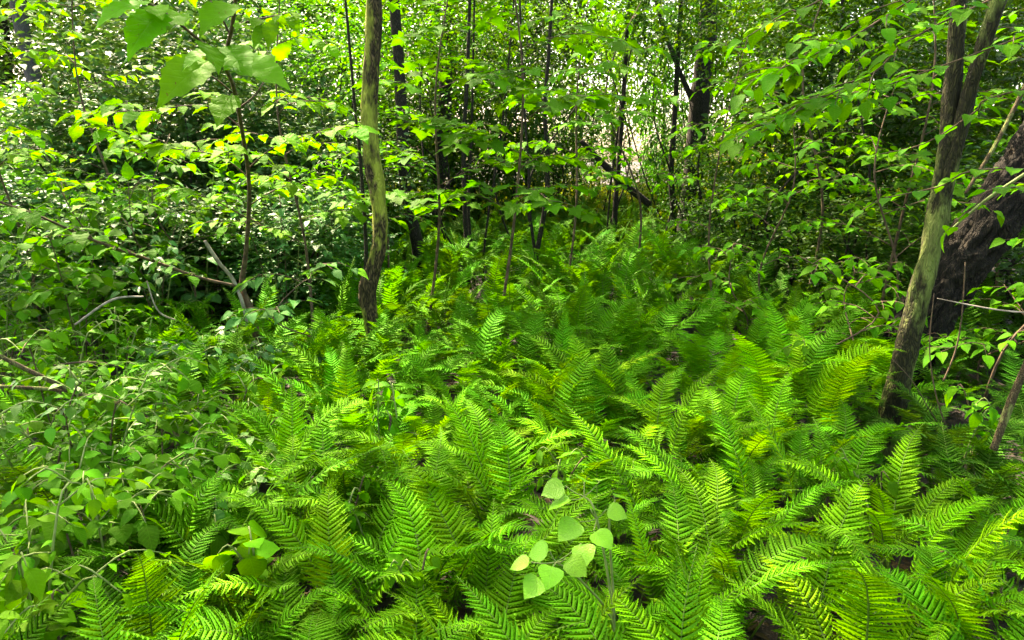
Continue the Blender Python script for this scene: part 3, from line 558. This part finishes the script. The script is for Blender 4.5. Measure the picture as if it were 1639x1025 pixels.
for k, (px, d) in enumerate(ft):
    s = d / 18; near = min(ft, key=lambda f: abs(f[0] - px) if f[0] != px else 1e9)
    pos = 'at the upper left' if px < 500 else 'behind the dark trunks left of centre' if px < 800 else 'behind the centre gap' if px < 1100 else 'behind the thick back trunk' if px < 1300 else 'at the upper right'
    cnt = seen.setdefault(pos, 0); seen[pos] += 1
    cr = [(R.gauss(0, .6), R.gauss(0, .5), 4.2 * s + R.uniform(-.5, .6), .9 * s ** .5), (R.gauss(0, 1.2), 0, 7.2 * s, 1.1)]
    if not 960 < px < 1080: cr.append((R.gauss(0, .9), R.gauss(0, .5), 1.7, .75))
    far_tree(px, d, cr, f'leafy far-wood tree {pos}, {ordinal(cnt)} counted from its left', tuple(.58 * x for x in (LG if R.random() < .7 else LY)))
# thin dark stems at the back of the ferns
for k, (pa, rr, w) in enumerate([
        ([(858, 415, 8.0), (874, 320, 8.0), (876, 250, 8.0), (872, 170, 8.0), (880, 60, 8.0)], .028, 'thin dark stem leaning right, one of the forked pair at centre back'),
        ([(857, 415, 8.0), (848, 340, 8.0), (846, 270, 8.1), (838, 150, 8.2)], .018, 'thinner stem of the forked pair at centre back, leaning left'),
        ([(748, 410, 8.6), (744, 330, 8.6), (742, 230, 8.6), (748, 120, 8.6)], .03, 'thin dark stem right of the straight dark trunk'), ([(757, 420, 8.8), (750, 330, 8.8), (755, 200, 8.8)], .018, 'hair-thin stem beside the thin dark stem right of the straight trunk'),
        ([(775, 400, 9), (785, 320, 9), (800, 230, 9)], .014, 'hair-thin slanting stem between the straight trunk and the forked pair'), ([(985, 330, 11), (992, 240, 11), (1000, 120, 11), (1004, 40, 11)], .04, 'dark upright stem crossing the diagonal fallen stem'),
        ([(1078, 340, 10.5), (1074, 280, 10.5), (1080, 180, 10.5)], .05, 'dark stem close left of the thick back trunk'), 
        ([(584, 470, 5.6), (586, 400, 5.6), (580, 300, 5.6), (574, 225, 5.6), (566, 150, 5.6)], .016, 'thin black stem hugging the left side of the crooked lichen tree'), 
         ([(1310, 380, 8.5), (1330, 250, 8.5), (1345, 120, 8.5), (1350, -30, 8.5)], .03, 'thin stem among the dark shrubs at the right')]):
    tree('thin_tree', w, pa, [rr, rr * .9, rr * .8, rr * .7], M_BARK2, 'thin dark stems at the back', top=4.6 + 2 * R.random(), seg=8, wob=.1)
# the diagonal fallen stem
o = tube_obj('fallen_stem', [Q(930, 225, 11), Q(965, 262, 11), Q(1000, 295, 11), Q(1040, 328, 11)], [.03, .05, .055, .05], M_BARK2, seg=8); tag(o, 'dark fallen stem slanting down to the right in front of the bright gap', 'fallen stem')

# ------------------------------------------------------------------ saplings and shrubs whose leaves can be picked apart
def low_shrub(px, py, h0, h, spread, n, size, kind, gl, col, label, group, gap=.045, nst=5, name='leafy_shrub', cat='shrub'):
    q = P(px, py, h0); base = Vector((q.x, q.y, gz(q.x, q.y) - .02)); t = empty(name, base, label, cat, group); a = R.random() * 6
    for k in range(nst):
        a += 2.4; d = Vector((math.cos(a), math.sin(a), 0)) * spread * R.uniform(.5, 1); hh = h * R.uniform(.65, 1.1)
        pts = [base, base + d * .3 + Vector((R.gauss(0, .03), R.gauss(0, .03), hh * .55)), base + d * .8 + Vector((0, 0, hh)), base + d * 1.25 + Vector((0, 0, hh * .95))]
        tube_obj('stem', pts, [.0045, .004, .003, .0015], M_TWIG if k % 2 else M_GTWIG, t, base, seg=5, per=4)
        leaf_run(t, base, pts, size, kind, gl, col, gap, .35, .3, 1, .35)
        for tw in auto_twigs(None, pts, n, spread * .75, .4, .3):
            tube_obj('twig', tw, [.003, .0025, .0015], M_GTWIG, t, base, seg=4, per=3); leaf_run(t, base, tw, size, kind, gl, col, gap, .2, .3, 1, .35)
    return t
lw = 'in the thicket at the left'
LS = [(60, 430, .7, LY), (150, 470, .7, LG), (250, 480, .6, LG), (40, 510, .7, LY), (180, 540, .65, LG), (300, 545, .55, LB), (80, 590, .65, LG), (220, 610, .6, LG), (330, 640, .5, LG), (40, 670, .7, LG), (140, 680, .65, LG), (260, 720, .5, LG),
      (70, 770, .65, LG), (200, 790, .5, LG), (20, 860, .7, LY), (340, 770, .4, LG), (370, 560, .5, LB), (310, 440, .7, LB), (20, 370, .9, LG), (130, 390, .9, LG), (430, 470, .5, LB), (500, 440, .5, LB), (240, 870, .3, LG), (400, 700, .35, LG)]
LSL = ['yellow-green oval-leaved shrub under the long low sapling branch near the left edge', 'oval-leaved shrub under the middle of the long low sapling branch', 'oval-leaved shrub just left of the bleached broken stick', 'yellow-green oval-leaved shrub at the left edge above the low lichen branch',
       'oval-leaved shrub above the arched dead twig', 'blue-green oval-leaved shrub left of the red-brown sapling foot', 'oval-leaved shrub over the upper end of the low lichen branch', 'oval-leaved shrub behind the middle of the low lichen branch', 'oval-leaved shrub where the ferns meet the low lichen branch',
       'oval-leaved shrub at the left edge below the low lichen branch', 'oval-leaved shrub below the middle of the low lichen branch', 'oval-leaved shrub at the lower end of the low lichen branch', 'oval-leaved shrub in the lower left, one in from the edge', 'oval-leaved shrub in the lower left against the ferns',
       'nearest yellow-green shrub in the bottom left corner', 'low oval-leaved shrub among the first ferns below the low lichen branch', 'blue-green shrub at the left foot of the first fern clump', 'blue-green shrub behind the bleached broken stick', 'oval-leaved shrub at the left edge under the glossy bank',
       'oval-leaved shrub against the glossy bank, left of the sapling branch', 'blue-green shrub right of the red-brown sapling foot', 'blue-green shrub left of the crooked lichen tree foot', 'lowest oval-leaved shrub among the bottom left ferns', 'low oval-leaved shrub amid the ferns left of centre']
for k, (px, py, h, c) in enumerate(LS):
    low_shrub(px, py, h * .8, h, .28 + .05 * R.random(), 4, (.058, .072, .082, .064, .05)[k % 5], ['ovate', 'round', 'ovate', 'tooth'][k % 4], 'gloss' if c in (LB,) or k % 5 == 0 else 'soft', c,
              LSL[k], 'oval-leaved shrubs in the left thicket', nst=5)
for k, (px, d, h, sp_, c, w) in enumerate([(60, 5.2, 1.25, .5, LG, 'waist-high leafy shrub at the left edge below the grey leaning trunk'), (150, 5.6, 1.4, .5, LG, 'waist-high leafy shrub behind the long sapling branch'), (240, 5.3, 1.2, .48, LB, 'waist-high blue-green shrub above the bleached broken stick'), (320, 6.0, 1.5, .5, LG, 'waist-high leafy shrub left of the red-brown sapling stem'),
        (450, 5.9, 1.3, .45, LB, 'waist-high blue-green shrub right of the red-brown sapling stem'), (-20, 4.4, 1.2, .45, LY, 'waist-high yellow-green shrub cut by the left edge'), (530, 6.4, 1.4, .45, LG, 'waist-high leafy shrub left behind the crooked lichen tree'), (110, 4.5, 1.0, .42, LG, 'leafy shrub in front of the long sapling branch')]):
    q = Q(px, 400, d); v = pix((q.x, q.y, 0)); low_shrub(v[0], v[1], 0, h, sp_, 5, (.085, .075, .08, .09)[k % 4], ['ovate', 'tooth', 'ovate', 'round'][k % 4], 'gloss' if c == LB else 'soft', c, w, 'waist-high shrubs before the glossy bank', .06, 6)
def free_sapling(label, px, d, h, lean, n, length, size, kind, col, gl='soft', gap=.07, mat=None, lo=.35, py=500, group='leafy saplings'):
    q = Q(px, py, d); b = Vector((q.x, q.y, gz(q.x, q.y) - .02)); top = b + Vector((lean[0], lean[1], h))
    pts = [b, b.lerp(top, .35) + Vector((R.gauss(0, .1), R.gauss(0, .1), 0)), b.lerp(top, .7) + Vector((R.gauss(0, .14), R.gauss(0, .14), 0)), top]
    r = .004 + .0032 * h; return sapling('sapling', label, pts, [r, r * .8, r * .55, r * .25], mat or M_TWIG, auto_twigs(None, pts, n, length, lo), size, kind, gl, col, group, gap, tw_r=.0035, stemleaves=False)
for a in [
    ('yellow-green sapling between the red-brown sapling and the crooked lichen tree', 500, 5.4, 2.6, (0, -.3), 12, .65, .11, 'tooth', LY), ('sapling with flat sprays right behind the crooked lichen tree', 680, 6.0, 2.9, (.3, -.2), 14, .8, .14, 'lobed', LG),
    ('lobed-leaf sapling reaching over the far ferns at top centre', 790, 5.6, 3.0, (.1, -.3), 12, .8, .15, 'lobed', LG), ('toothed-leaf sapling in front of the centre gap', 900, 7.0, 3.0, (.2, 0), 12, .8, .13, 'tooth', LG),
    ('sapling left of the thick back trunk with loose green leaves', 1010, 7.5, 3.0, (0, 0), 11, .7, .11, 'tooth', LG), ('sapling in front of the thick back trunk', 1150, 6.2, 2.5, (.1, 0), 12, .65, .10, 'ovate', LG),
    ('sapling right of the thick back trunk, over the far ferns', 1240, 5.4, 1.9, (0, 0), 11, .55, .09, 'ovate', LG), ('tall sapling at the upper right with yellowish leaves', 1280, 6.5, 3.2, (0, -.3), 15, .8, .11, 'tooth', LY),
    ('small sapling with paired leaves left of the mossy fork', 1287, 4.1, .95, (-.03, .05), 9, .3, .085, 'ovate', LG), ('sapling close behind the mossy fork', 1420, 4.9, 2.0, (-.1, 0), 12, .55, .09, 'ovate', LG),
    ('tall sapling behind the mossy fork at the upper right', 1400, 5.8, 3.0, (0, -.2), 15, .8, .12, 'lobed', LG), ('sapling growing behind the right side of the leaning trunk', 1610, 5.6, 2.6, (0, 0), 14, .7, .10, 'ovate', LG),
    ('low sapling under the leaning trunk at the right edge', 1600, 4.2, .8, (0, 0), 9, .35, .085, 'ovate', LG), ('slim sapling at the far left in front of the glossy bank', 60, 5.2, 2.3, (0, -.3), 12, .6, .10, 'ovate', LY),
    ('slim sapling in front of the tallest glossy shrub', 300, 5.6, 1.7, (0, 0), 10, .5, .10, 'ovate', LG), ('sapling with toothed leaves at the top left, behind the large leaves', 180, 5.8, 2.9, (0, 0), 12, .7, .11, 'tooth', LY),
    ('low sapling between crooked lichen tree and red-brown sapling', 520, 4.7, .85, (0, 0), 8, .4, .10, 'ovate', LB), ('small broad-leaved sapling at the right end of the far ferns', 1170, 5.2, .95, (0, 0), 8, .4, .09, 'ovate', LG),
    ('small sapling right of the bright fern clump', 1380, 4.4, .9, (0, 0), 8, .35, .08, 'ovate', LG), ('leafy sapling standing in front of the massive leaning trunk', 1590, 3.9, 1.5, (.1, 0), 11, .4, .085, 'ovate', LG), ('bushy sapling in front of the bent dark trunk', 620, 7.2, 2.4, (0, 0), 12, .6, .10, 'tooth', LG)]:
    free_sapling(*a)
# sapling rooted outside the right edge, its branches arching in over the mossy fork
sapling('overhanging_sapling', 'sapling outside the right edge whose long leafy branches arch across the upper right',
    [Vector((3.0, 3.1, -.02)), Vector((2.9, 3.0, 1.2)), Vector((2.6, 2.9, 2.2)), Vector((2.3, 2.8, 3.0))], [.03, .025, .02, .01], M_TWIG,
    [[Vector((2.5, 2.85, 2.4)), (1500, 40, 2.8), (1400, 115, 2.8), (1300, 165, 2.8), (1215, 215, 2.85)], [Vector((2.6, 2.9, 2.2)), (1440, 130, 2.9), (1330, 160, 2.95), (1180, 215, 3.0)], [Vector((2.4, 2.8, 2.7)), (1420, 25, 2.7), (1320, 80, 2.7), (1200, 130, 2.75)],
     [Vector((2.4, 2.8, 2.8)), (1350, -20, 2.7), (1260, 20, 2.7), (1180, 70, 2.8)], [Vector((2.9, 3.0, 1.4)), (1600, 270, 2.9), (1500, 300, 3.0), (1410, 320, 3.05), (1370, 345, 3.1)], [Vector((2.9, 3.0, 1.3)), (1630, 300, 2.7), (1560, 330, 2.7), (1515, 370, 2.75)],
     [Vector((2.7, 2.95, 1.9)), (1610, 150, 2.9), (1560, 180, 2.95), (1480, 230, 3.0), (1390, 250, 3.1)]], .088, 'ovate', 'soft', LG, None, .06, droop=.04, tw_r=.004, flat=.14)
# round-leaved seedling in the ferns
def seedling():
    b = ground_pt(975, 1010, 1.62); t = empty('seedling', b, 'small seedling with pale round leaves among the ferns at bottom centre', 'seedling')
    m = Q(982, 880, 1.62)
    for tip, mid in (((935, 795, 1.66), (955, 830, 1.64)), ((985, 800, 1.7), (975, 840, 1.66)), ((890, 900, 1.5), (930, 930, 1.55))):
        tube_obj('stem', [b, b.lerp(m, .6) + Vector((.01, 0, 0)), Q(*mid), Q(*tip)], [.004, .0035, .003, .002], M_GTWIG, t, b, seg=5, per=5)
    K = [Q(*p) for p in ((982, 930, 1.62), (955, 830, 1.64), (975, 840, 1.66), (935, 795, 1.66), (985, 800, 1.7), (930, 930, 1.55), (890, 900, 1.5))]
    for px, py, d, s, ax, ay in [(905, 778, 1.66, .062, -1, -.2), (935, 772, 1.68, .066, .3, .8), (983, 795, 1.7, .055, .6, .3), (928, 835, 1.62, .07, -.6, -.5), (950, 850, 1.6, .062, .5, -.6), (880, 882, 1.5, .055, -.8, .2), (905, 895, 1.48, .058, .5, -.4), (868, 925, 1.45, .06, -.6, -.7), (945, 815, 1.64, .045, .4, .5), (960, 770, 1.7, .06, .2, .9), (915, 800, 1.63, .06, -.9, 0), (970, 815, 1.66, .055, .9, -.3), (930, 870, 1.55, .06, .1, -.8), (885, 905, 1.46, .06, -.2, -.9), (850, 900, 1.46, .05, -1, .1)]:
        lb = Q(px, py, d); nk = min(K, key=lambda v: (v - lb).length)
        tube_obj('petiole', [nk, nk.lerp(lb, .5) - Vector((0, 0, .004)), lb], [.0018, .0016, .0014], M_GTWIG, t, b, seg=4, per=3)
        link('leaf', R.choice(LEAF['round', 'gloss']), t, mtx(Q(px, py, d) - b, Vector((ax, ay, -.15)), Vector((R.gauss(0, .25), -.25 + R.gauss(0, .2), 1)), s), jit((.12, .34, .008), .1))
seedling()
# branches and sticks
def stick(name, label, path, rad, mat, cat='branch', seg=8):
    o = tube_obj(name, to_world(path), rad, mat, seg=seg, per=7, wob=.2); return tag(o, label, cat)
stick('low_branch', 'lichen-coated low branch slanting down across the left thicket', [(-30, 555, 3.0), (60, 600, 3.05), (130, 632, 3.1), (200, 652, 3.12), (260, 686, 3.15), (312, 722, 3.2), (350, 800, 3.25)], [.008, .010, .013, .014, .014, .013, .012], M_LBR)
stick('low_branch', 'pale green stem joining the lichen-coated low branch from the left edge', [(-30, 617, 3.0), (40, 621, 3.05), (85, 624, 3.08), (128, 634, 3.1)], [.007, .008, .008, .009], M_LBR)
stick('dead_stick', 'bleached broken stick leaning on the red-brown sapling', [(328, 386, 4.7), (350, 420, 4.8), (374, 450, 4.9), (392, 500, 4.95), (400, 560, 5.0)], [.010, .013, .013, .012, .01], M_DEAD, 'stick')
stick('dead_twig', 'thin arched dead twig above the low lichen branch', [(85, 585, 3.3), (150, 580, 3.4), (220, 595, 3.5), (262, 618, 3.6)], [.004, .005, .005, .004], M_TWIG, 'twig')
stick('dead_twig', 'pale dead twig lying between the low branch and the sapling', [(120, 520, 4.0), (180, 480, 4.1), (230, 475, 4.2)], [.006, .007, .004], M_DEAD, 'twig')
stick('dead_twig', 'pale twig in the thicket left of the bleached stick', [(235, 450, 4.4), (255, 500, 4.4), (300, 520, 4.5), (330, 550, 4.6)], [.004, .005, .005, .003], M_DEAD, 'twig')
stick('dead_twig', 'pale bare twig crossing in front of the leaning trunk at the right edge', [(1500, 478, 3.4), (1560, 490, 3.35), (1610, 498, 3.3), (1680, 503, 3.2)], [.002, .0035, .004, .0045], M_DEAD, 'twig')
stick('vine_stem', 'pale green stem slanting up in front of the leaning trunk', [(1510, 378, 3.9), (1560, 335, 3.85), (1600, 305, 3.8), (1700, 240, 3.7)], [.004, .006, .008, .009], M_GTWIG, 'vine')
stick('vine_stem', 'mossy vine running up the upper edge of the leaning trunk', [(1545, 310, 4.3), (1570, 270, 4.35), (1600, 220, 4.4), (1640, 140, 4.45), (1690, 40, 4.5)], [.008, .011, .012, .013, .013], M_LBR, 'vine')
stick('dead_twig', 'thin pale stem standing right of the mossy fork', [(1525, 710, 3.3), (1500, 640, 3.3), (1488, 560, 3.3), (1495, 470, 3.3)], [.004, .003, .0025, .002], M_TWIG, 'twig')
stick('dead_twig', 'thin stem forming a V with the pale stem right of the mossy fork', [(1524, 712, 3.35), (1490, 660, 3.3), (1460, 610, 3.25), (1428, 575, 3.2)], [.004, .003, .002, .0015], M_TWIG, 'twig')
stick('vine_stem', 'thin greenish vine hanging between the leaning trunk and the right edge', [(1510, 610, 3.6), (1530, 560, 3.6), (1540, 500, 3.6), (1545, 420, 3.6)], [.004, .004, .003, .003], M_TWIG, 'vine')
stick('cut_stem', 'thick mossy stem at the right edge, below the leaning trunk', [(1590, 720, 2.6), (1612, 660, 2.6), (1632, 610, 2.6), (1670, 520, 2.6)], [.014, .014, .013, .012], M_LBR, 'stem')

# sunlit grass of the clearing beyond the ferns
k = 16000; y = 12.5 + 24 * NR.random(k) ** 1.3; x = (NR.random(k) - .45) * 1.5 * y
pos = np.stack([x, y, np.zeros(k)], 1); d = NR.normal(size=(k, 3)) * [.35, .35, .1] + [0, 0, 1.]; nn = NR.normal(size=(k, 3)) * [1, 1, .1]
mg = link('meadow_grass', fast_mesh('meadow_grass', *scatter_leaves(pos, d, nn, .42 * NR.uniform(.5, 1.4, k)), M_FAR), color=(.12, .2, .015))
tag(mg, 'tall yellow-green grass and weeds in the sunlit clearing beyond the ferns', 'grass', kind='stuff')

# small broad-leaved herbs coming up through the ferns
for k, (px, py, h, size, kind, w) in enumerate([(415, 880, .42, .075, 'round', 'broad-leaved herb among the ferns at bottom left of centre'), (660, 920, .45, .06, 'ovate', 'small herb with one oval leaf tuft among the bottom ferns'), (560, 800, .45, .055, 'ovate', 'small herb in the dark gap left of the bottom centre ferns'),
        (620, 640, .5, .11, 'lance', 'herb with narrow pointed leaves in front of the crooked lichen tree'), (905, 710, .5, .08, 'lance', 'herb with narrow leaves in the middle of the ferns'), (1385, 760, .35, .06, 'ovate', 'small herb at the foot of the mossy fork'), (1560, 650, .5, .08, 'ovate', 'broad-leaved herb right of the mossy fork'),
        (1180, 420, .6, .09, 'ovate', 'leafy herb at the far right end of the ferns'), (1610, 850, .3, .07, 'round', 'dark round-leaved herb near the right edge'), (120, 800, .6, .085, 'ovate', 'large-leaved herb in the lower left thicket'), (40, 930, .55, .09, 'ovate', 'bright large-leaved herb in the bottom left corner')]):
    low_shrub(px, py, h * .85, h, .10, 1, size, kind, 'soft', LY if k in (0, 10) else LG, w, 'herbs among the ferns', .06, 3, 'herb', 'herb')

for k, (x, y, hh) in enumerate([(-4.5, -3.5, 5), (-1.5, -5.5, 6), (1.8, -5.2, 5.5), (5, -3.2, 5), (6.5, .5, 5.5), (-6.5, .3, 5.5), (7.5, 4.2, 6), (-8.5, 4.0, 5.5)]):  # unseen trees added to block light from behind and the sides
    t = empty('added_surround_tree', (x, y, -.03), ['added unseen tree behind the viewer to the far left', 'added unseen tree behind the viewer, left of the two in the middle', 'added unseen tree behind the viewer, right of the two in the middle', 'added unseen tree behind the viewer to the far right', 'added unseen tree beside the viewer on the right', 'added unseen tree beside the viewer on the left', 'added unseen tree just outside the right edge of the picture', 'added unseen tree outside the left edge level with the thicket'][k], 'tree', 'unseen trees added around the viewer')
    v, f = tube([Vector((0, 0, 0)), Vector((.1, 0, hh * .5)), Vector((0, .1, hh))], [.14, .1, .04], seg=9, wob=.1); link('trunk', mesh('trunk', v, f, M_BARK2), t)
    for z, sc in ((1.7, .75), (4.2, .9)):
        o = link('crown', R.choice(FA), t, Matrix.Translation((R.gauss(0, .3), 0, z)) @ Matrix.Rotation(R.random() * 6, 4, 'Z') @ Matrix.Scale(sc, 4), jit(LG, .1)); o['kind'] = 'stuff'
